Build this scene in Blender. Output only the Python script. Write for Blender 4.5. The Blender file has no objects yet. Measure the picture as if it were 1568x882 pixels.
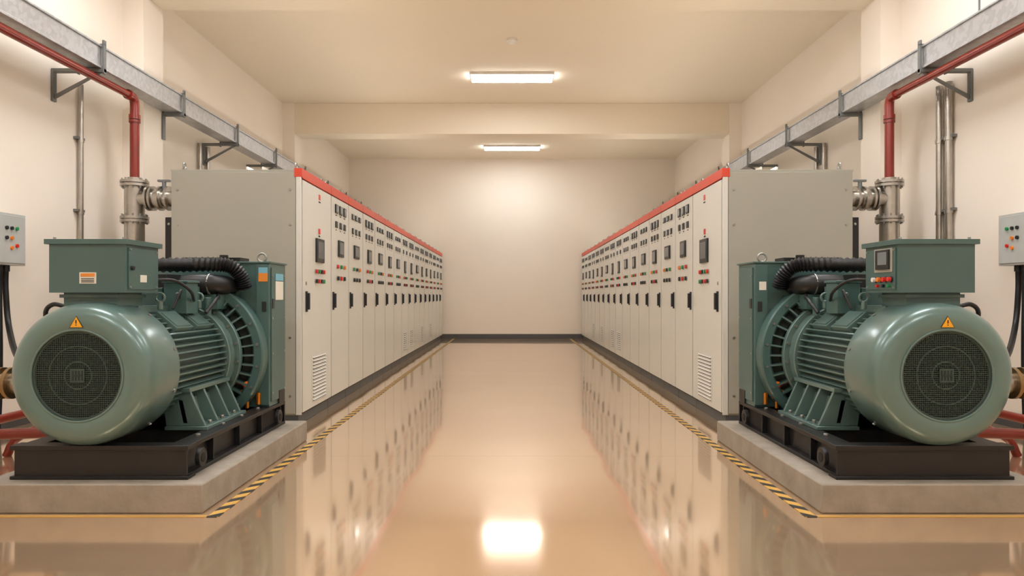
import bpy, bmesh, math, random
from mathutils import Vector, Matrix
random.seed(4)
S = bpy.context.scene
try:
    S.view_settings.view_transform = 'Standard'
    S.view_settings.look = 'None'
except Exception: pass

def lin(c):
    c /= 255.0
    return c/12.92 if c <= 0.04045 else ((c+0.055)/1.055)**2.4
MATS = {}
def mat(name, rgb, rough=0.5, metal=0.0, var=0.06, nscale=6.0, bump=0.0, bscale=60.0, spec=0.5, coat=0.0, emit=0.0, tex='noise'):
    m = bpy.data.materials.new(name); m.use_nodes = True
    nt = m.node_tree; N = nt.nodes; L = nt.links
    p = N['Principled BSDF']
    col = [lin(v) for v in rgb]
    tc = N.new('ShaderNodeTexCoord')
    if tex == 'voronoi':
        t = N.new('ShaderNodeTexVoronoi'); t.inputs['Scale'].default_value = nscale; fac = t.outputs['Color']
        sep = N.new('ShaderNodeSeparateColor'); L.new(fac, sep.inputs[0]); fac = sep.outputs[0]
    else:
        t = N.new('ShaderNodeTexNoise'); t.inputs['Scale'].default_value = nscale
        t.inputs['Detail'].default_value = 5; fac = t.outputs['Fac']
    L.new(tc.outputs['Object'], t.inputs['Vector'])
    r = N.new('ShaderNodeValToRGB')
    r.color_ramp.elements[0].position = 0.3; r.color_ramp.elements[1].position = 0.7
    r.color_ramp.elements[0].color = [min(1, c*(1-var)) for c in col]+[1]
    r.color_ramp.elements[1].color = [min(1, c*(1+var)) for c in col]+[1]
    L.new(fac, r.inputs[0]); L.new(r.outputs[0], p.inputs['Base Color'])
    p.inputs['Roughness'].default_value = rough; p.inputs['Metallic'].default_value = metal
    p.inputs['Specular IOR Level'].default_value = spec
    p.inputs['Coat Weight'].default_value = coat; p.inputs['Coat Roughness'].default_value = 0.15
    if bump > 0:
        n2 = N.new('ShaderNodeTexNoise'); n2.inputs['Scale'].default_value = bscale
        L.new(tc.outputs['Object'], n2.inputs['Vector'])
        b = N.new('ShaderNodeBump'); b.inputs['Strength'].default_value = bump; b.inputs['Distance'].default_value = 0.01
        L.new(n2.outputs['Fac'], b.inputs['Height']); L.new(b.outputs[0], p.inputs['Normal'])
    if emit > 0:
        p.inputs['Emission Color'].default_value = col+[1]; p.inputs['Emission Strength'].default_value = emit
    MATS[name] = m
    return m

mat('wall_paint', (243,232,218), 0.8, var=0.015, nscale=0.7, spec=.3)
mat('ceiling_paint', (234,221,200), 0.85, var=0.015, nscale=0.5, spec=.3)
mat('beam_paint', (234,221,200), 0.8, var=0.015, nscale=0.5, spec=.3)
mat('baseboard_grey', (78,78,79), 0.5)
mat('panel_grey', (166,164,151), 0.5, var=0.02, nscale=2)
mat('door_white', (217,216,207), 0.32, var=0.015, nscale=2)
mat('plinth_dark', (80,84,87), 0.5)
mat('trim_red', (214,70,42), 0.4, var=0.03)
mat('black_plastic', (34,36,38), 0.4)
mat('screen', (60,72,80), 0.15)
mat('meter_face', (120,128,130), 0.25)
mat('btn_red', (210,40,30), 0.35)
mat('btn_green', (40,140,80), 0.35)
mat('btn_orange', (235,130,40), 0.35)
mat('btn_white', (230,230,225), 0.35)
mat('slot_dark', (46,46,44), 0.7)
mat('green', (99,124,118), 0.3, metal=0.2, var=0.03, nscale=3, coat=0.35)
mat('green_dark', (70,99,95), 0.4, var=0.05, nscale=4, coat=0.2)
mat('green_deep', (26,40,38), 0.6)
mat('grille_back', (14,18,17), 0.8)
mat('grille_wire', (56,72,64), 0.5)
mat('skid_black', (26,24,24), 0.42, var=0.2, nscale=8, bump=0.05)
mat('rubber', (17,17,18), 0.45)
mat('steel', (182,178,170), 0.3, 1.0, var=0.12, nscale=9)
mat('bolt_steel', (165,165,160), 0.35, 0.9)
mat('galv', (190,191,193), 0.4, 0.75, var=0.07, nscale=26, tex='voronoi')
mat('bracket_grey', (120,122,120), 0.5, 0.4)
mat('pipe_red', (128,36,24), 0.28, var=0.1, nscale=5, coat=.3)
mat('brass', (150,124,88), 0.35, 0.9)
mat('valve_brass', (205,130,45), 0.35, 0.8)
mat('conc', (152,142,128), 0.85, var=0.14, nscale=7, bump=0.4, bscale=25)
mat('box_grey', (182,183,178), 0.45)
mat('label_white', (225,222,210), 0.5)
mat('label_blue', (120,180,200), 0.5)
mat('label_orange', (225,140,50), 0.5)
mat('warn_yellow', (240,170,30), 0.5)
mat('diffuser', (245,248,252), 0.5, emit=36.0, var=0.0)
mat('added_uplight_diffuser', (255,248,238), 0.5, emit=12.5, var=0.0)  # glow for the added fill strips above the cabinets
mat('lamp_housing', (235,232,225), 0.5)

# floor: glossy epoxy with a metallic pigment under a clear coat
def floor_mat():
    m = bpy.data.materials.new('epoxy_floor'); m.use_nodes = True
    nt = m.node_tree; N = nt.nodes; L = nt.links; p = N['Principled BSDF']
    tc = N.new('ShaderNodeTexCoord')
    n = N.new('ShaderNodeTexNoise'); n.inputs['Scale'].default_value = 0.9; n.inputs['Detail'].default_value = 6
    L.new(tc.outputs['Object'], n.inputs['Vector'])
    r = N.new('ShaderNodeValToRGB')
    r.color_ramp.elements[0].position = .3; r.color_ramp.elements[1].position = .7
    r.color_ramp.elements[0].color = [lin(224),lin(189),lin(150),1]
    r.color_ramp.elements[1].color = [lin(232),lin(199),lin(162),1]
    L.new(n.outputs['Fac'], r.inputs[0])
    sx = N.new('ShaderNodeSeparateXYZ'); L.new(tc.outputs['Object'], sx.inputs[0])
    a = N.new('ShaderNodeMath'); a.operation = 'ADD'; a.inputs[1].default_value = 0.5; L.new(sx.outputs['Y'], a.inputs[0])
    md = N.new('ShaderNodeMath'); md.operation = 'MODULO'; md.inputs[1].default_value = 5.5; L.new(a.outputs[0], md.inputs[0])
    lt = N.new('ShaderNodeMath'); lt.operation = 'LESS_THAN'; lt.inputs[1].default_value = 0.012; L.new(md.outputs[0], lt.inputs[0])
    mx = N.new('ShaderNodeMix'); mx.data_type = 'RGBA'; L.new(lt.outputs[0], mx.inputs[0])
    L.new(r.outputs[0], mx.inputs[6]); mx.inputs[7].default_value = (lin(200),lin(168),lin(130),1)
    L.new(mx.outputs[2], p.inputs['Base Color'])
    n3 = N.new('ShaderNodeTexNoise'); n3.inputs['Scale'].default_value = 2.0; L.new(tc.outputs['Object'], n3.inputs['Vector'])
    mr = N.new('ShaderNodeMapRange'); mr.inputs[3].default_value = .07; mr.inputs[4].default_value = .12
    L.new(n3.outputs['Fac'], mr.inputs[0]); L.new(mr.outputs[0], p.inputs['Roughness'])
    p.inputs['Metallic'].default_value = 0.64
    p.inputs['IOR'].default_value = 2.0
    p.inputs['Coat Weight'].default_value = 0.5; p.inputs['Coat Roughness'].default_value = 0.05
    p.inputs['Coat IOR'].default_value = 1.55
    MATS['epoxy_floor'] = m
floor_mat()
def tape_mat():
    m = bpy.data.materials.new('hazard_tape'); m.use_nodes = True
    nt = m.node_tree; N = nt.nodes; L = nt.links; p = N['Principled BSDF']
    tc = N.new('ShaderNodeTexCoord'); sx = N.new('ShaderNodeSeparateXYZ'); L.new(tc.outputs['Object'], sx.inputs[0])
    ab = N.new('ShaderNodeMath'); ab.operation = 'ABSOLUTE'; L.new(sx.outputs['X'], ab.inputs[0])
    a = N.new('ShaderNodeMath'); a.operation = 'ADD'; L.new(ab.outputs[0], a.inputs[0]); L.new(sx.outputs['Y'], a.inputs[1])
    md = N.new('ShaderNodeMath'); md.operation = 'MODULO'; md.inputs[1].default_value = 0.15; L.new(a.outputs[0], md.inputs[0])
    lt = N.new('ShaderNodeMath'); lt.operation = 'LESS_THAN'; lt.inputs[1].default_value = 0.072; L.new(md.outputs[0], lt.inputs[0])
    mx = N.new('ShaderNodeMix'); mx.data_type = 'RGBA'; L.new(lt.outputs[0], mx.inputs[0])
    mx.inputs[6].default_value = (lin(208),lin(163),lin(82),1); mx.inputs[7].default_value = (lin(52),lin(50),lin(46),1)
    L.new(mx.outputs[2], p.inputs['Base Color']); p.inputs['Roughness'].default_value = .5
    p.inputs['Specular IOR Level'].default_value = .35
    MATS['hazard_tape'] = m
tape_mat()
mat('tape_yellow', (204,160,84), 0.5)

class B:
    def __init__(s, sgn=1): s.bm = bmesh.new(); s.mats = []; s.cur = 0; s.sgn = sgn
    def m(s, name):
        if name not in s.mats: s.mats.append(name)
        s.cur = s.mats.index(name); return s
    def face(s, vs):
        try:
            f = s.bm.faces.new(vs); f.material_index = s.cur; f.smooth = True; return f
        except ValueError: return None
    def box(s, x0, x1, y0, y1, z0, z1, M=None):
        if x0 > x1: x0, x1 = x1, x0
        co = [(x0,y0,z0),(x1,y0,z0),(x1,y1,z0),(x0,y1,z0),(x0,y0,z1),(x1,y0,z1),(x1,y1,z1),(x0,y1,z1)]
        v = [s.bm.verts.new(M @ Vector(c) if M else c) for c in co]
        for q in ((3,2,1,0),(4,5,6,7),(0,1,5,4),(1,2,6,5),(2,3,7,6),(3,0,4,7)): s.face([v[i] for i in q])
        return s
    def prism(s, pts, d):
        d = Vector(d)
        a = [s.bm.verts.new(p) for p in pts]; b = [s.bm.verts.new(Vector(p)+d) for p in pts]
        n = len(pts); s.face(a[::-1]); s.face(b)
        for i in range(n): s.face([a[i], a[(i+1)%n], b[(i+1)%n], b[i]])
        return s
    def cyl(s, p0, p1, r, r2=None, seg=20, caps=True):
        p0 = Vector(p0); p1 = Vector(p1); r2 = r if r2 is None else r2
        q = (p1-p0).to_track_quat('Z', 'Y')
        A, C = [], []
        for i in range(seg):
            t = 2*math.pi*i/seg; d = Vector((math.cos(t), math.sin(t), 0))
            A.append(s.bm.verts.new(p0+q@(d*r))); C.append(s.bm.verts.new(p1+q@(d*r2)))
        for i in range(seg): s.face([A[i], A[(i+1)%seg], C[(i+1)%seg], C[i]])
        if caps: s.face(A[::-1]); s.face(C)
        return s
    def lathe(s, prof, cx, cz, seg=64, cap0=False, cap1=False):
        rings = []
        for r, y in prof:
            rings.append([s.bm.verts.new((cx+r*math.cos(2*math.pi*i/seg), y, cz+r*math.sin(2*math.pi*i/seg))) for i in range(seg)])
        for a, b in zip(rings, rings[1:]):
            for i in range(seg): s.face([a[i], a[(i+1)%seg], b[(i+1)%seg], b[i]])
        if cap0: s.face(rings[0][::-1])
        if cap1: s.face(rings[-1])
        return s
    def tube(s, pts, r, seg=12, sub=8, corr=0.0, step=None):
        P = [Vector(p) for p in pts]; out = []
        if len(P) > 2:
            Q = [P[0]*2-P[1]] + P + [P[-1]*2-P[-2]]
            for i in range(1, len(Q)-2):
                p0, p1, p2, p3 = Q[i-1:i+3]
                for k in range(sub):
                    t = k/sub
                    out.append(0.5*((2*p1)+(p2-p0)*t+(2*p0-5*p1+4*p2-p3)*t*t+(3*p1-p0-3*p2+p3)*t**3))
            out.append(P[-1])
        else: out = P
        rings = []; up = None; n = len(out)
        for i, c in enumerate(out):
            d = (out[min(i+1, n-1)]-out[max(i-1, 0)]).normalized()
            if up is None:
                up = Vector((0,0,1)) if abs(d.z) < .9 else Vector((0,1,0))
            side = d.cross(up).normalized(); up = side.cross(d).normalized()
            rr = r*(1+corr*(1 if i % 2 else -1))
            rings.append([s.bm.verts.new(c+side*rr*math.cos(2*math.pi*k/seg)+up*rr*math.sin(2*math.pi*k/seg)) for k in range(seg)])
        for a, b in zip(rings, rings[1:]):
            for k in range(seg): s.face([a[k], a[(k+1)%seg], b[(k+1)%seg], b[k]])
        s.face(rings[0][::-1]); s.face(rings[-1]); return s
    def torus(s, c, R, r, axis='y', seg=20, rs=8):
        c = Vector(c); rings = []
        for i in range(seg):
            t = 2*math.pi*i/seg; ring = []
            for k in range(rs):
                u = 2*math.pi*k/rs; a = (R+r*math.cos(u))*math.cos(t); b = (R+r*math.cos(u))*math.sin(t); h = r*math.sin(u)
                v = {'y': (a, h, b), 'x': (h, a, b), 'z': (a, b, h)}[axis]
                ring.append(s.bm.verts.new(c+Vector(v)))
            rings.append(ring)
        for i in range(seg):
            a = rings[i]; b = rings[(i+1)%seg]
            for k in range(rs): s.face([a[k], b[k], b[(k+1)%rs], a[(k+1)%rs]])
        return s
    def mesh(s, name, origin=(0,0,0), angle=35):
        o = Vector(origin)
        for v in s.bm.verts:
            v.co.x = (v.co.x)*s.sgn
            v.co -= o
        bmesh.ops.recalc_face_normals(s.bm, faces=s.bm.faces)
        me = bpy.data.meshes.new(name); s.bm.to_mesh(me); s.bm.free()
        for n in s.mats: me.materials.append(MATS[n])
        me.set_sharp_from_angle(angle=math.radians(angle))
        return me
    def obj(s, name, origin=(0,0,0), parent=None, bevel=0.0, angle=35):
        me = s.mesh(name, origin, angle)
        ob = bpy.data.objects.new(name, me); S.collection.objects.link(ob)
        if parent: ob.parent = parent
        else: ob.location = origin
        if bevel > 0:
            md = ob.modifiers.new('bevel', 'BEVEL'); md.width = bevel; md.segments = 2; md.limit_method = 'ANGLE'
            md.angle_limit = math.radians(40); md.harden_normals = False
        return ob
def empty(name, loc):
    e = bpy.data.objects.new(name, None); S.collection.objects.link(e); e.location = loc; e.empty_display_size = .3
    return e

# ---------------------------------------------------------------- room
WX = 4.23; PX = 4.0; H = 4.66; YB = 18.75; YF = -3.0
# slab with a very slightly undulating self-levelled surface (fractions of a millimetre)
fb = B().m('epoxy_floor').box(-WX-.2, WX+.2, YF-.2, YB+.2, -.1, -.006)
nx, ny = 44, 260
grid = []
for j in range(ny+1):
    y = YF-.2 + (YB-YF+.4)*j/ny; row = []
    for i in range(nx+1):
        x = -WX-.2 + (2*WX+.4)*i/nx
        h = (math.sin(2*math.pi*y/.83+.7*math.sin(1.3*x)) + .8*math.sin(2*math.pi*y/1.37+1.1*x+.5) + .5*math.sin(2*math.pi*(.35*y+x/.9)))
        row.append(fb.bm.verts.new((x, y, -.0011+.00038*h)))
    grid.append(row)
for j in range(ny):
    for i in range(nx): fb.face([grid[j][i], grid[j][i+1], grid[j+1][i+1], grid[j+1][i]])
fb.obj('floor')
B().m('ceiling_paint').box(-WX-.2, WX+.2, YF-.2, YB+.2, H, H+.1).obj('ceiling')
B().m('wall_paint').box(-WX-.2, -WX, YF, YB, 0, H).obj('wall_left')
B().m('wall_paint').box(WX, WX+.2, YF, YB, 0, H).obj('wall_right')
B().m('wall_paint').box(-WX-.2, WX+.2, YB, YB+.2, 0, H).obj('wall_back')
B().m('wall_paint').box(-WX-.2, WX+.2, YF-.2, YF, 0, H).obj('wall_front')
B().m('baseboard_grey').box(-WX, WX, YB-.015, YB, 0, .12).obj('baseboard_back')
for sg, nm in ((-1,'left'),(1,'right')):
    b = B(sg).m('baseboard_grey')
    ys = [YF, 2.4, 2.84, 7.84, 8.28, 13.3, 13.74, YB-.015]
    for i in (0,2,4,6): b.box(WX-.015, WX, ys[i], ys[i+1], 0, .12)
    b.obj('baseboard_'+nm)
    for y0 in (2.4, 7.84, 13.3):
        b = B(sg).m('wall_paint').box(PX, WX, y0, y0+.44, 0, H)
        b.m('baseboard_grey').box(PX-.012, WX-.02, y0-.012, y0+.452, 0, .12)
        b.obj('wall_pilaster')
for y0, zb in ((2.4,4.38),(7.84,4.38),(13.3,4.09)):
    B().m('beam_paint').box(-PX, PX, y0, y0+.44, zb, H).obj('ceiling_beam', bevel=.006)

# ---------------------------------------------------------------- lights
def lamp(x, y, name='ceiling_light'):
    e = empty(name, (x, y, H))
    o = (x, y, H)
    b = B().m('lamp_housing').box(x-.66, x+.66, y-.20, y+.20, H-.03, H-.0005)
    b.box(x-.66, x+.66, y-.20, y-.19, H-.042, H-.03).box(x-.66, x+.66, y+.19, y+.20, H-.042, H-.03)
    b.obj('housing', o, e)
    B().m('diffuser').box(x-.65, x+.65, y-.19, y+.19, H-.054, H-.031).obj('diffuser', o, e)
for y in (17.2, 11.65, 5.6, .23): lamp(0, y)
for x in (-2.6, 2.6):  # side rows out of view, added as soft fill for walls and generators
    for y in (.4, 3.6, 6.4): lamp(x, y)
B().m('lamp_housing').cyl((0,10,H-.03),(0,10,H-.001),.075,seg=28).cyl((0,10,H-.055),(0,10,H-.03),.045,.06,seg=28).obj('smoke_detector', (0,10,H))
# added uplights on the cabinet roofs, unseen from the camera, to brighten the ceiling
for sg in (-1, 1):
    E = empty('added_fill_uplight', (sg*2.35, 12.5, 2.2)); O = (sg*2.35, 12.5, 2.2)
    b = B(sg).m('lamp_housing').box(2.27, 2.43, 6.6, 18.0, 2.20, 2.23).box(2.27, 2.285, 6.6, 18.0, 2.23, 2.29).box(2.415, 2.43, 6.6, 18.0, 2.23, 2.29)
    b.obj('housing', O, E)
    B(sg).m('added_uplight_diffuser').box(2.287, 2.413, 6.62, 17.98, 2.232, 2.262).obj('diffuser', O, E)

# ---------------------------------------------------------------- hazard tape
for sg in (-1, 1):
    b = B(sg).m('hazard_tape').box(1.474, 1.532, 3.62, YB-.05, .0, .002)
    b.m('tape_yellow').box(1.536, 2.95, 3.62, 3.65, .0, .002)
    b.obj('floor_hazard_tape')

# ---------------------------------------------------------------- switchgear
def cab_mesh(sg, kind, w):
    b = B(sg); d = 1.11; g = .004
    b.m('plinth_dark').box(.02, d-.01, g, w-g, 0, .085)
    b.m('panel_grey').box(.02, d, g, w-g, .085, 2.18)
    b.m('panel_grey').box(.0, d+.005, g, w-g, 2.18, 2.195)
    b.m('slot_dark').box(.002, .02, g, w-g, .088, 2.18)
    b.m('door_white').box(-.014, .002, .022, w-.014, .105, 2.11)
    b.m('trim_red').box(-.016, .02, g, w-g, 2.122, 2.205)
    if kind == 'main':
        b.m('door_white').box(-.008, .035, -.012, .012, .088, 2.18)
        b.m('panel_grey').box(.04, d-.01, -.010, g, .10, 2.17)
        b.m('trim_red').box(-.016, .05, -.014, g, 2.13, 2.205)
        b.m('bolt_steel')
        for z in (.25, .75, 1.72, 2.02):
            b.cyl((.085,-.016,z),(.085,-.010,z),.011,seg=10)
            b.cyl((d-.06,-.016,z),(d-.06,-.010,z),.011,seg=10)
    b.m('bolt_steel')
    for yy in (.08, w-.08):
        for xx in (.06, d-.08):
            b.cyl((xx,yy,2.19),(xx,yy,2.22),.018,seg=12)
            b.torus((xx,yy,2.24),.024,.008,'x',14,6)
    X = -.014
    def sq(y, z, wy, wz, m, t=.014, m2=None):
        b.m(m).box(X-t, X, y-wy/2, y+wy/2, z-wz/2, z+wz/2)
        if m2: b.m(m2).box(X-t-.002, X-t, y-wy*.38, y+wy*.38, z-wz*.34, z+wz*.38)
    def btn(y, z, m, r=.019):
        b.m('bolt_steel').cyl((X,y,z),(X-.008,y,z),r*1.2,seg=12)
        b.m(m).cyl((X-.008,y,z),(X-.024,y,z),r,seg=12)
    def vent(y0, y1, z0, z1, n):
        b.m('door_white').box(X-.006, X, y0, y1, z0, z1)
        for i in range(n):
            z = z0+.015+(z1-z0-.03)*i/(n-1)
            b.m('slot_dark').box(X-.0085, X-.006, y0+.02, y1-.02, z-.006, z+.005)
            b.m('door_white').prism([(X-.006,y0+.02,z+.011),(X-.016,y0+.02,z+.003),(X-.006,y0+.02,z+.003)],(0,y1-y0-.04,0))
    def handle(y, z0=.97, z1=1.15):
        b.m('black_plastic').box(X-.012, X, y-.02, y+.02, z0, z1)
        b.box(X-.034, X-.012, y-.012, y+.012, z0+.02, z1-.015)
    if kind == 'main':
        sq(.56, 2.03, .055, .05, 'trim_red', .003); sq(.56, 1.985, .06, .012, 'slot_dark', .003)
        sq(.55, 1.71, .05, .05, 'btn_red', .006); sq(.55, 1.665, .05, .015, 'slot_dark', .003)
        sq(.55, 1.53, .26, .22, 'black_plastic', .018, 'screen')
        for i in range(4): btn(.42+i*.085, 1.335, ('btn_red','btn_green','black_plastic','btn_red')[i])
        for i in range(4): btn(.42+i*.085, 1.245, ('black_plastic','btn_red','black_plastic','btn_green')[i])
        handle(.12); vent(.30, .78, .15, .56, 13)
        sq(.12, 1.22, .03, .03, 'bolt_steel', .004)
    else:
        cx = w/2
        for i in range(3):
            y = cx-.18+i*.18
            sq(y, 2.0, .105, .09 if kind != 'b' else .06, 'black_plastic', .012, 'meter_face')
            if kind != 'b': sq(y, 1.935, .07, .010, 'slot_dark', .002)
        for i in range(3 if kind != 'c' else 2):
            y = cx-.18+i*(.18 if kind != 'c' else .36)
            sq(y, 1.84, .08, .065, 'black_plastic', .01, 'screen' if kind == 'b' else None)
            sq(y, 1.785, .05, .009, 'slot_dark', .002)
        if kind == 'a': sq(cx, 1.60, .22, .17, 'black_plastic', .016, 'screen')
        elif kind == 'b': sq(cx, 1.61, .26, .15, 'black_plastic', .016, 'screen')
        else: sq(cx, 1.59, .17, .20, 'black_plastic', .016, 'screen')
        cols = {'a': ('btn_red','btn_green','btn_orange'), 'b': ('btn_green','black_plastic','btn_orange'), 'c': ('btn_red','black_plastic','btn_green')}[kind]
        for i, c in enumerate(cols): btn(cx-.15+i*.3/(len(cols)-1), 1.41, c, .020)
        for i in range(3): btn(cx-.14+i*.14, 1.29, ('black_plastic','btn_red','black_plastic')[i] if kind != 'b' else 'black_plastic', .022)
        handle(.07)
        if kind == 'c': vent(.2, w-.2, .2, .5, 9)
    return b.mesh('switchgear_cabinet_mesh')
CX0 = 1.816
for sg in (-1, 1):
    wn = (18.65-7.2)/15
    MM = {'main': cab_mesh(sg, 'main', 1.0)}
    for k in 'abc': MM[k] = cab_mesh(sg, k, wn)
    seq = 'abababccbcacaba'
    y = 6.2
    for i in range(16):
        k = 'main' if i == 0 else seq[i-1]
        ob = bpy.data.objects.new('switchgear_cabinet', MM[k]); S.collection.objects.link(ob)
        ob.location = (sg*CX0, y, 0)
        md = ob.modifiers.new('bevel', 'BEVEL'); md.width = .002; md.segments = 1; md.limit_method = 'ANGLE'; md.angle_limit = math.radians(50)
        y += 1.0 if i == 0 else wn

# ---------------------------------------------------------------- concrete plinth
for sg in (-1, 1):
    B(sg).m('conc').box(1.577, 2.74, 3.68, 5.56, 0, .15).obj('concrete_plinth', (sg*2.16, 4.6, 0), bevel=.008)

# ---------------------------------------------------------------- generator
def generator(sg):
    cx, cz = 2.231, .70
    O = (sg*cx, 4.6, .15)
    E = empty('diesel_generator', O)
    def fin(b, n, bev=0.0, ang=35): return b.obj(n, O, E, bev, ang)
    # skid
    b = B(sg).m('skid_black')
    for xa, xb in ((1.705, 1.815), (2.495, 2.605)):
        xm = (xa+xb)/2
        b.box(xa, xb, 3.80, 5.43, .151, .172); b.box(xa, xb, 3.80, 5.43, .300, .324)
        b.box(xm-.012, xm+.012, 3.80, 5.43, .172, .300)
        for yy in (4.15, 4.55, 4.95, 5.35): b.box(xa+.008, xb-.008, yy-.006, yy+.006, .172, .300)
    b.box(1.705, 2.605, 3.78, 3.80, .151, .324)
    b.box(1.69, 2.62, 3.765, 3.86, .304, .328); b.box(1.69, 2.62, 3.765, 3.86, .151, .168)
    for yy in (4.3, 4.8, 5.3): b.box(1.80, 2.51, yy-.05, yy+.05, .19, .318)
    b.box(1.705, 2.605, 5.41, 5.43, .151, .324)
    for yy in (3.92, 5.22):
        b.cyl((1.70,yy,.235),(1.675,yy,.235),.052,seg=24)
        b.m('grille_back').cyl((1.676,yy,.235),(1.672,yy,.235),.026,seg=20); b.m('skid_black')
    b.box(1.70,1.76,5.28,5.40,.324,.42)
    b.m('bolt_steel')
    for xx in (1.76, 2.55):
        for yy in (4.05, 4.4, 4.7, 5.0): b.cyl((xx,yy,.324),(xx,yy,.338),.014,seg=6)
    fin(b, 'skid_frame', .003)
    # fan cover
    b = B(sg).m('green')
    b.lathe([(.232,3.735),(.232,3.708),(.24,3.702),(.295,3.700),(.322,3.707),(.345,3.722),(.362,3.745),(.371,3.775),(.373,3.80),(.373,4.035),(.368,4.055),(.355,4.065),(.28,4.067)], cx, cz, 96)
    b.torus((cx,3.703,cz), .236, .006, 'y', 64, 8)
    b.m('bolt_steel')
    for k in range(10):
        a = 2*math.pi*(k+.5)/10; u = Vector((math.cos(a),0,math.sin(a)))
        c = Vector((cx,4.01,cz)); b.cyl(c+u*.372, c+u*.379, .010, seg=8)
    b.m('grille_back').lathe([(.232,3.734),(.001,3.734)], cx, cz, 64)
    b.m('grille_wire')
    R = .231; n = 21
    for i in range(-n, n+1):
        t = i*R/(n+.5); h = math.sqrt(max(R*R-t*t, 0))
        b.box(cx+t-.0016, cx+t+.0016, 3.716, 3.720, cz-h, cz+h)
        b.box(cx-h, cx+h, 3.712, 3.716, cz+t-.0016, cz+t+.0016)
    for rr in (.07, .15): b.torus((cx,3.715,cz), rr, .004, 'y', 48, 6)
    b.torus((cx,3.713,cz), .226, .007, 'y', 64, 6)
    b.m('grille_wire').box(cx-.036, cx+.036, 3.706, 3.714, cz-.036, cz+.036)
    b.m('green_deep')
    for i in range(4):
        b.box(cx-.028+i*.016, cx-.021+i*.016, 3.704, 3.706, cz-.026, cz+.026)
    b.box(cx-.026, cx+.026, 3.7035, 3.7045, cz-.004, cz+.004)
    zc = cz+.272
    b.m('slot_dark').prism([(cx-.036,3.700,zc-.026),(cx+.036,3.700,zc-.026),(cx,3.700,zc+.036)],(0,-.002,0))
    b.m('warn_yellow').prism([(cx-.031,3.698,zc-.023),(cx+.031,3.698,zc-.023),(cx,3.698,zc+.030)],(0,-.002,0))
    b.m('slot_dark').box(cx-.003,cx+.003,3.695,3.696,zc-.004,zc+.014).box(cx-.003,cx+.003,3.695,3.696,zc-.014,zc-.009)
    fin(b, 'fan_cover')
    # alternator body
    b = B(sg).m('green_dark').lathe([(.20,4.05),(.292,4.06),(.292,4.84),(.2,4.85)], cx, cz, 72)
    b.m('green')
    nf = 52
    for k in range(nf):
        a = 2*math.pi*k/nf
        if math.radians(70) < a < math.radians(110): continue
        M = Matrix.Translation((cx,0,cz)) @ Matrix.Rotation(-a, 4, 'Y')
        b.box(.285, .338, 4.10, 4.80, -.0045, .0045, M)
    b.lathe([(.29,4.80),(.352,4.80),(.358,4.806),(.358,4.835),(.352,4.84),(.29,4.84)], cx, cz, 72)
    b.lathe([(.30,4.84),(.345,4.845),(.350,4.91),(.30,4.91)], cx, cz, 72)
    b.lathe([(.29,4.075),(.345,4.075),(.345,4.105),(.29,4.105)], cx, cz, 72)
    b.lathe([(.30,4.91),(.382,4.91),(.386,4.915),(.386,4.945),(.38,4.95),(.30,4.95)], cx, cz, 72)
    b.box(cx-.12, cx+.12, 4.08, 4.80, cz+.28, cz+.352)
    for a0 in (130, 50):
        for yy in (4.22, 4.50):
            M = Matrix.Translation((cx,0,cz)) @ Matrix.Rotation(-math.radians(a0), 4, 'Y')
            b.box(.30, .352, yy-.02, yy+.20, -.075, .075, M)
            b.box(.352, .358, yy, yy+.18, -.06, .06, M)
    b.m('bolt_steel')
    for k in range(18):
        a = 2*math.pi*(k+.3)/18; c = Vector((cx+.325*math.cos(a),0,cz+.325*math.sin(a)))
        b.cyl(c+Vector((0,4.785,0)), c+Vector((0,4.802,0)), .011, seg=6)
        c = Vector((cx+.365*math.cos(a),0,cz+.365*math.sin(a)))
        b.cyl(c+Vector((0,4.895,0)), c+Vector((0,4.912,0)), .011, seg=6)
    fin(b, 'alternator_body', 0)
    # feet
    b = B(sg).m('green')
    for q in (1, -1):
        def X(v): return cx - q*v
        x0, x1 = sorted((X(.45), X(.20)))
        b.box(x0, x1, 4.22, 4.84, .324, .346)
        for yy in (4.24, 4.42, 4.60, 4.78):
            b.prism([(X(.43),yy,.346),(X(.20),yy,.346),(X(.18),yy,.50),(X(.30),yy,.56),(X(.335),yy,.56)],(0,.022,0))
        b.prism([(X(.27),4.24,.50),(X(.30),4.24,.50),(X(.33),4.24,.36),(X(.30),4.24,.36)],(0,.56,0))
        b.box(min(X(.35),X(.24)), max(X(.35),X(.24)), 4.22, 4.82, .545, .57)
    b.m('bolt_steel')
    for yy in (4.34, 4.52, 4.71): b.cyl((cx-.415,yy,.346),(cx-.415,yy,.366),.014,seg=6)
    fin(b, 'mounting_feet', .003)
    # terminal box
    b = B(sg).m('green_dark')
    b.box(2.062, 2.468, 3.85, 4.21, 1.127, 1.385)
    b.box(2.045, 2.485, 3.833, 4.227, 1.385, 1.412)
    b.box(2.13, 2.42, 3.90, 4.16, 1.0, 1.127); b.box(2.115, 2.435, 3.885, 4.175, 1.10, 1.118)
    b.box(2.055, 2.062, 3.875, 4.185, 1.145, 1.370)
    b.m('bolt_steel')
    for yy in (3.887, 4.173):
        for zz in (1.157, 1.358): b.cyl((2.055,yy,zz),(2.049,yy,zz),.006,seg=8)
    for xx in (2.08, 2.45): b.cyl((xx,3.87,1.412),(xx,3.87,1.425),.008,seg=8)
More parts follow.
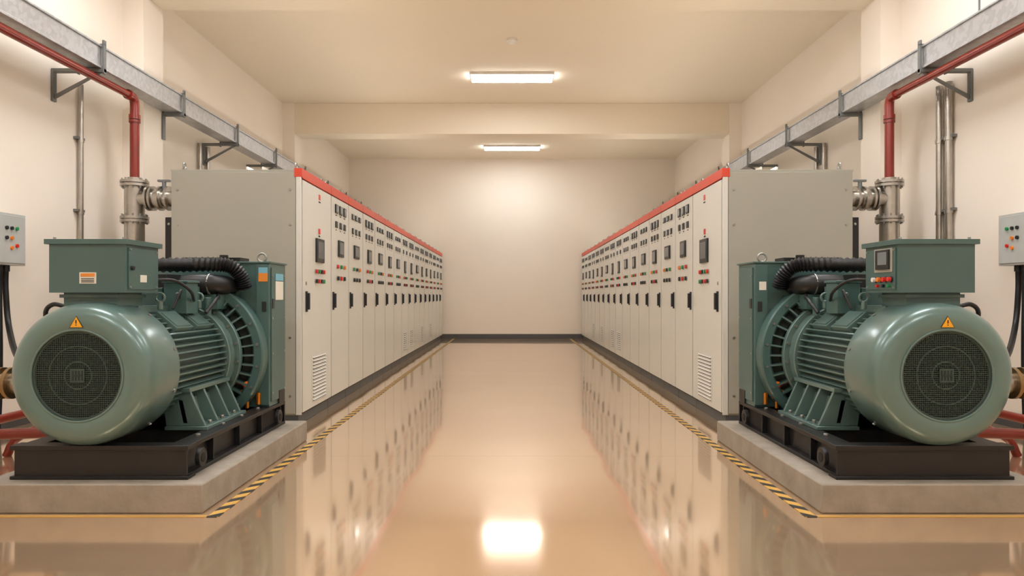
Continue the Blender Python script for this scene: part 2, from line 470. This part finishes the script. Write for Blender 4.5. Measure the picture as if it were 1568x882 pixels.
    if sg < 0:
        b.m('label_white').box(2.215,2.305,3.847,3.85,1.175,1.235)
        b.m('label_orange').box(2.222,2.298,3.845,3.847,1.212,1.230)
        b.m('slot_dark').box(2.225,2.295,3.845,3.847,1.190,1.194).box(2.225,2.295,3.845,3.847,1.182,1.186).box(2.225,2.295,3.845,3.847,1.199,1.203)
        b.m('label_white').box(2.052,2.055,3.99,4.06,1.185,1.225)
        b.m('black_plastic').cyl((2.055,3.90,1.26),(2.04,3.90,1.26),.012,seg=12)
    else:
        b.m('panel_grey').box(2.051,2.055,3.90,4.09,1.24,1.37)
        b.m('black_plastic').box(2.040,2.051,3.92,4.06,1.255,1.362)
        b.m('meter_face').box(2.038,2.040,3.935,4.03,1.28,1.35)
        for yy, c in ((3.91,'btn_red'),(3.965,'btn_red'),(4.02,'btn_orange'),(4.075,'btn_white')):
            b.m('black_plastic').cyl((2.055,yy,1.20),(2.047,yy,1.20),.017,seg=14)
            b.m(c).cyl((2.047,yy,1.20),(2.030,yy,1.20),.013,seg=14)
        for yy, c in ((3.93,'btn_green'),(3.99,'black_plastic'),(4.05,'btn_red')):
            b.m(c).cyl((2.055,yy,1.165),(2.040,yy,1.165),.009,seg=12)
    fin(b, 'terminal_box', .004)
    # flywheel housing w/ radial vanes
    b = B(sg).m('green_dark')
    b.lathe([(.44,4.99),(.455,4.975),(.505,4.975),(.515,4.985),(.515,5.09),(.44,5.10)], cx, cz, 80)
    b.m('green_deep').lathe([(.36,4.95),(.37,5.02),(.50,5.07)], cx, cz, 64)
    b.m('green_dark')
    for k in range(40):
        a = 2*math.pi*k/40
        M = Matrix.Translation((cx,0,cz)) @ Matrix.Rotation(-a, 4, 'Y')
        b.prism([M@Vector((.37,4.945,-.006)), M@Vector((.47,4.98,-.006)), M@Vector((.47,5.06,-.006)), M@Vector((.37,5.0,-.006))], M.to_3x3()@Vector((0,0,.012)))
    b.m('bolt_steel')
    for k in range(20):
        a = 2*math.pi*(k+.5)/20; c = Vector((cx+.482*math.cos(a),0,cz+.482*math.sin(a)))
        b.cyl(c+Vector((0,4.962,0)), c+Vector((0,4.976,0)), .010, seg=6)
    fin(b, 'flywheel_housing')
    # radiator shroud
    b = B(sg).m('green_dark')
    b.box(1.712, 2.74, 5.10, 5.45, .326, 1.34)
    b.box(1.70, 2.745, 5.088, 5.462, 1.34, 1.352)
    b.box(1.704, 1.712, 5.125, 5.425, .36, 1.31)
    b.box(1.712, 1.80, 5.086, 5.10, .34, 1.33); b.box(2.65, 2.74, 5.086, 5.10, .34, 1.33)
    b.m('black_plastic').box(1.698,1.704,5.13,5.17,1.02,1.09).box(1.73,1.76,5.080,5.086,1.0,1.07)
    b.m('bolt_steel')
    for zz in (.42, .7, .95, 1.25):
        for yy in (5.14, 5.41): b.cyl((1.704,yy,zz),(1.699,yy,zz),.008,seg=8)
    if sg < 0:
        b.m('label_blue').box(1.700,1.704,5.20,5.37,1.22,1.27)
        b.m('label_white').box(1.700,1.704,5.20,5.37,1.08,1.215)
        b.m('label_orange').box(1.72,1.785,5.083,5.086,1.21,1.27); b.m('label_blue').box(1.72,1.785,5.083,5.086,1.27,1.31)
    else:
        b.m('label_white').box(1.74,1.79,5.083,5.086,1.15,1.21)
    b.m('bolt_steel')
    for xx in (1.80, 2.66): b.torus((xx,5.2,1.385),.03,.008,'y',18,8)
    b.m('rubber').box(1.95, 2.35, 5.18, 5.36, 1.352, 1.385)
    b.cyl((2.05,5.14,1.352),(2.05,5.14,1.40),.03,seg=16)
    fin(b, 'radiator_shroud', .004)
    # hoses and engine details
    b = B(sg).m('rubber')
    pts = [(1.86,5.03,1.16),(1.875,5.0,1.24),(1.93,4.96,1.31),(2.04,4.93,1.325),(2.25,4.90,1.32),(2.50,4.88,1.32)]
    b.tube(pts, .047, 14, 11, corr=.13)
    b.tube([(1.97,5.09,1.18),(1.98,4.95,1.185),(2.03,4.86,1.19),(2.14,4.83,1.19),(2.3,4.83,1.17)], .064, 18, 8)
    b.m('green_dark').cyl((1.97,5.10,1.18),(1.97,5.06,1.18),.085,seg=24)
    b.m('bolt_steel').torus((2.03,4.86,1.19),.066,.006,'x',24,6)
    fin(b, 'air_intake_hose', 0, 60)
    b = B(sg).m('green_dark')
    b.box(2.00, 2.14, 4.44, 4.60, 1.0, 1.19); b.box(1.99, 2.15, 4.43, 4.61, 1.19, 1.205)
    b.box(2.18, 2.42, 4.50, 4.80, 1.0, 1.16)
    b.box(1.98, 2.5, 4.86, 5.08, 1.02, 1.12)
    b.cyl((2.08,4.72,1.02),(2.08,4.72,1.17),.035,seg=18); b.cyl((1.98,4.70,.98),(1.98,4.70,1.10),.022,seg=14)
    b.m('rubber').box(2.2,2.5,4.6,4.8,1.16,1.25)
    b.m('bolt_steel').cyl((2.05,4.43,1.12),(2.05,4.42,1.12),.012,seg=8)
    for xx, yy, zz in ((2.07,4.25,1.10),(2.02,4.66,1.10),(2.40,4.66,1.10)):
        b.m('green').cyl((xx,yy,zz-.07),(xx,yy,zz-.02),.016,seg=12); b.torus((xx,yy,zz),.026,.008,'y',18,8)
    b.m('rubber')
    b.tube([(2.1,4.2,1.2),(2.0,4.28,1.20),(1.96,4.4,1.14),(1.99,4.52,1.08)],.010,8,8)
    b.tube([(1.95,4.6,1.0),(1.93,4.7,1.08),(1.95,4.8,1.10),(2.0,4.9,1.12)],.012,8,8)
    b.tube([(2.02,4.3,1.03),(2.0,4.36,1.14),(2.05,4.44,1.10)],.009,8,8)
    fin(b, 'engine_block', .003, 45)
    b = B(sg).m('valve_brass')
    b.cyl((1.84,5.02,.33),(1.84,5.02,.44),.012,seg=10); b.cyl((1.81,5.02,.41),(1.90,5.02,.41),.016,seg=10); b.box(1.82,1.88,5.0,5.015,.45,.46)
    b.cyl((1.78,5.07,.35),(1.78,5.07,.43),.016,seg=10)
    b.m('pipe_red').tube([(1.84,5.0,.45),(1.86,4.99,.50),(1.93,4.98,.53),(2.0,4.98,.6)],.011,8,6)
    b.m('btn_orange').cyl((1.83,4.98,.50),(1.83,5.02,.50),.02,seg=12)
    fin(b, 'drain_valve')
    # outer side stubs
    b = B(sg).m('steel').cyl((2.52,4.35,.585),(2.735,4.35,.585),.062,seg=28)
    b.m('brass')
    for xx in (2.64, 2.712): b.cyl((xx,4.35,.585),(xx+.022,4.35,.585),.095,seg=28)
    b.m('rubber').tube([(2.44,4.19,1.18),(2.56,4.22,1.05),(2.68,4.22,1.06),(2.725,4.22,1.0),(2.68,4.24,.86),(2.58,4.26,.75)],.013,10,8)
    b.m('pipe_red').cyl((2.5,4.62,.235),(2.737,4.62,.235),.034,seg=16).cyl((2.5,5.0,.29),(2.737,5.0,.29),.028,seg=16)
    fin(b, 'service_stubs', 0, 60)
    # service pipes running away to the side wall
    O2 = (sg*3.5, 4.6, 0)
    b = B(sg).m('steel').cyl((2.75,4.35,.585),(3.3,4.35,.585),.062,seg=28)
    b.tube([(3.3,4.35,.585),(3.5,4.35,.56),(3.55,4.35,.4),(3.55,4.35,0.002)],.062,24,8)
    b.m('brass')
    for xx in (2.748, 3.0, 3.06): b.cyl((xx,4.35,.585),(xx+.022,4.35,.585),.095,seg=28)
    b.m('steel').cyl((3.55,4.35,.002),(3.55,4.35,.02),.1,seg=28)
    b.m('pipe_red').tube([(2.75,4.62,.235),(2.95,4.62,.235),(3.4,4.62,.22),(3.7,4.66,.2),(3.8,5.0,.19),(3.8,5.8,.19),(3.8,6.1,.15),(3.8,6.2,.002)],.034,14,8)
    b.tube([(2.75,5.0,.29),(3.0,5.0,.28),(3.4,5.0,.14),(3.5,5.0,.002)],.028,12,8)
    b.obj('service_pipe', O2, None, 0, 60)
for sg in (-1, 1): generator(sg)

# ---------------------------------------------------------------- cable tray
px, py = 3.84, 7.35
for sg in (-1, 1):
    O = (sg*3.875, 8.0, 3.2); E = empty('cable_tray', O)
    b = B(sg).m('galv').box(3.78, 3.97, YF+.05, YB-.05, 3.205, 3.395)
    b.box(3.765, 3.985, YF+.05, YB-.05, 3.395, 3.412); b.box(3.768, 3.78, YF+.05, YB-.05, 3.2, 3.222)
    b.obj('tray_body', O, E, .003)
    b = B(sg).m('bracket_grey'); 
    ys = [6.65-1.62*5+1.62*i for i in range(0, 13)]
    for y in ys:
        b.box(3.745, 3.764, y-.02, y+.02, 3.15, 3.46); b.box(3.986, 3.998, y-.02, y+.02, 3.15, 3.46)
        b.box(3.745, 3.998, y-.02, y+.02, 3.413, 3.425); 
        inpil = any(p-.06 < y < p+.5 for p in (2.4, 7.84, 13.3))
        xe = PX-.001 if inpil else WX-.001
        b.box(3.745, xe, y-.025, y+.025, 3.165, 3.199)
        b.box(xe-.02, xe, y-.03, y+.03, 2.90, 3.19)
        if not inpil: b.prism([(xe-.02,y-.008,2.92),(xe-.02,y-.008,2.96),(3.82,y-.008,3.165),(3.77,y-.008,3.165)],(0,.016,0))
    b.obj('brackets', O, E, .002)
    b = B(sg).m('bracket_grey')
    for y in ([5.99, 5.75, 3.5, 1.2] if sg > 0 else [3.5, 1.2]): b.cyl((3.875,y,3.41),(3.875,y,H-.001),.008,seg=8)
    b.obj('hanger_rods', O, E)
    # red sprinkler main clamped under the tray brackets, turning down into the riser
    b = B(sg).m('pipe_red'); zt = 3.125
    b.cyl((px,YF+.03,zt),(px,py-.09,zt),.036,seg=24)
    b.tube([(px,py-.09,zt),(px,py-.03,zt-.01),(px,py,zt-.06),(px,py,2.91)],.045,24,6)
    b.cyl((px,py-.14,zt),(px,py-.10,zt),.05,seg=24); b.cyl((px,py,2.95),(px,py,2.905),.055,seg=24)
    b.obj('sprinkler_main', O, E, 0, 50)

# ---------------------------------------------------------------- red pipe + steel flanged riser
for sg in (-1, 1):
    O = (sg*px, py, 0); E = empty('fire_water_riser', O)
    b = B(sg).m('pipe_red')
    b.cyl((px,py,2.89),(px,py,2.29),.045,seg=24)
    b.cyl((px,py,2.897),(px,py,2.87),.055,seg=24)
    b.obj('sprinkler_pipe', O, E, 0, 50)
    b = B(sg).m('steel')
    b.cyl((px,py,.002),(px,py,2.26),.096,seg=32)
    for zz in (2.255, 2.22, 1.89, 1.855, .02): b.cyl((px,py,zz),(px,py,zz+.025),.135,seg=32)
    b.cyl((px,py,2.28),(px,py,2.31),.07,seg=24)
    b.cyl((px,py,2.10),(3.10,py,2.10),.08,seg=28)
    for xx in (3.70, 3.66, 3.58, 3.50): b.cyl((xx,py,2.10),(xx-.022,py,2.10),.125,seg=28)
    b.cyl((3.62,py,2.10),(3.54,py,2.10),.10,seg=28)
    b.m('bracket_grey').cyl((3.54,py,2.10),(3.54,py,2.27),.02,seg=12); b.box(3.48,3.60,py-.02,py+.02,2.27,2.29)
    b.m('bolt_steel')
    for k in range(10):
        a = 2*math.pi*k/10
        for zz in (2.20, 1.84): b.cyl((px+.115*math.cos(a),py+.115*math.sin(a),zz),(px+.115*math.cos(a),py+.115*math.sin(a),zz+.1),.009,seg=6)
    b.m('steel').cyl((3.10,py,2.10),(3.10,py,.003),.07,seg=28); b.torus((3.10,py,2.10),.035,.05,'y',20,10)
    b.obj('riser_pipe', O, E, 0, 40)
    # dark support post beside the first cabinet
    b = B(sg).m('rubber').box(2.975,3.045,6.34,6.40,.012,1.80).box(2.95,3.07,6.32,6.42,0.0,.012)
    b.m('bolt_steel').cyl((3.01,6.34,1.74),(3.01,6.33,1.74),.012,seg=8)
    b.obj('support_post', (sg*3.01,6.37,0), None, .003)

# ---------------------------------------------------------------- thin conduits on the wall
def conduits(sg, ys, r, z1=3.16, x=4.19):
    O = (sg*x, ys[0], 0); b = B(sg).m('steel')
    for y in ys:
        b.cyl((x,y,.002),(x,y,z1),r,seg=16)
        for zz in (2.60, 1.90, 1.1): b.cyl((x,y,zz),(x,y,zz+.03),r*1.25,seg=16)
    b.m('bracket_grey')
    for zz in (2.63, 1.93, 1.13): b.box(x-.005, WX-.001, min(ys)-.06, max(ys)+.06, zz-.004, zz+.02)
    b.obj('wall_conduit', O)
conduits(-1, [7.02], .024)
conduits(1, [6.92, 7.07], .033, x=4.185)
for sg in (-1, 1): conduits(sg, [9.7, 9.95], .028)
# ---------------------------------------------------------------- wall control box with cable
for sg in (-1, 1):
    O = (sg*4.15, 5.75, 1.36); E = empty('wall_control_box', O)
    b = B(sg).m('box_grey').box(4.075, 4.229, 5.30, 6.05, 1.36, 1.78).box(4.068, 4.075, 5.315, 6.035, 1.375, 1.765)
    b.obj('enclosure', O, E, .005)
    b = B(sg)
    for y, z, c in ((5.87,1.66,'black_plastic'),(5.93,1.66,'btn_green'),(5.81,1.66,'black_plastic'),(5.87,1.58,'btn_orange'),(5.93,1.52,'btn_red'),(5.87,1.50,'btn_orange'),(5.81,1.58,'black_plastic')):
        b.m(c).cyl((4.068,y,z),(4.055,y,z),.015,seg=14)
    b.obj('push_buttons', O, E)
    b = B(sg).m('black_plastic')
    for y in (5.84, 5.92): b.cyl((4.15,y,1.31),(4.15,y,1.36),.03,seg=14)
    b.m('rubber').tube([(4.15,5.92,1.33),(4.15,5.92,1.15),(4.08,5.86,.85),(3.65,5.35,.64),(3.1,4.8,.60),(2.6,4.6,.66)],.022,12,10)
    b.tube([(4.15,5.84,1.33),(4.15,5.84,1.1),(4.13,5.82,.7),(4.12,5.8,.3),(4.1,5.75,.01)],.024,12,10)
    b.obj('power_cable', O, E, 0, 60)

# ---------------------------------------------------------------- camera / world
cd = bpy.data.cameras.new('camera'); cam = bpy.data.objects.new('camera', cd); S.collection.objects.link(cam)
cam.location = (0, 0, 1.11); cam.rotation_euler = (math.radians(90), 0, 0)
cd.sensor_width = 36; cd.lens = 1106/1568*36; cd.shift_y = 12/1568; cd.clip_start = .05
S.camera = cam
w = bpy.data.worlds.new('world'); S.world = w; w.use_nodes = True
w.node_tree.nodes['Background'].inputs[0].default_value = (.9,.85,.78,1); w.node_tree.nodes['Background'].inputs[1].default_value = .3
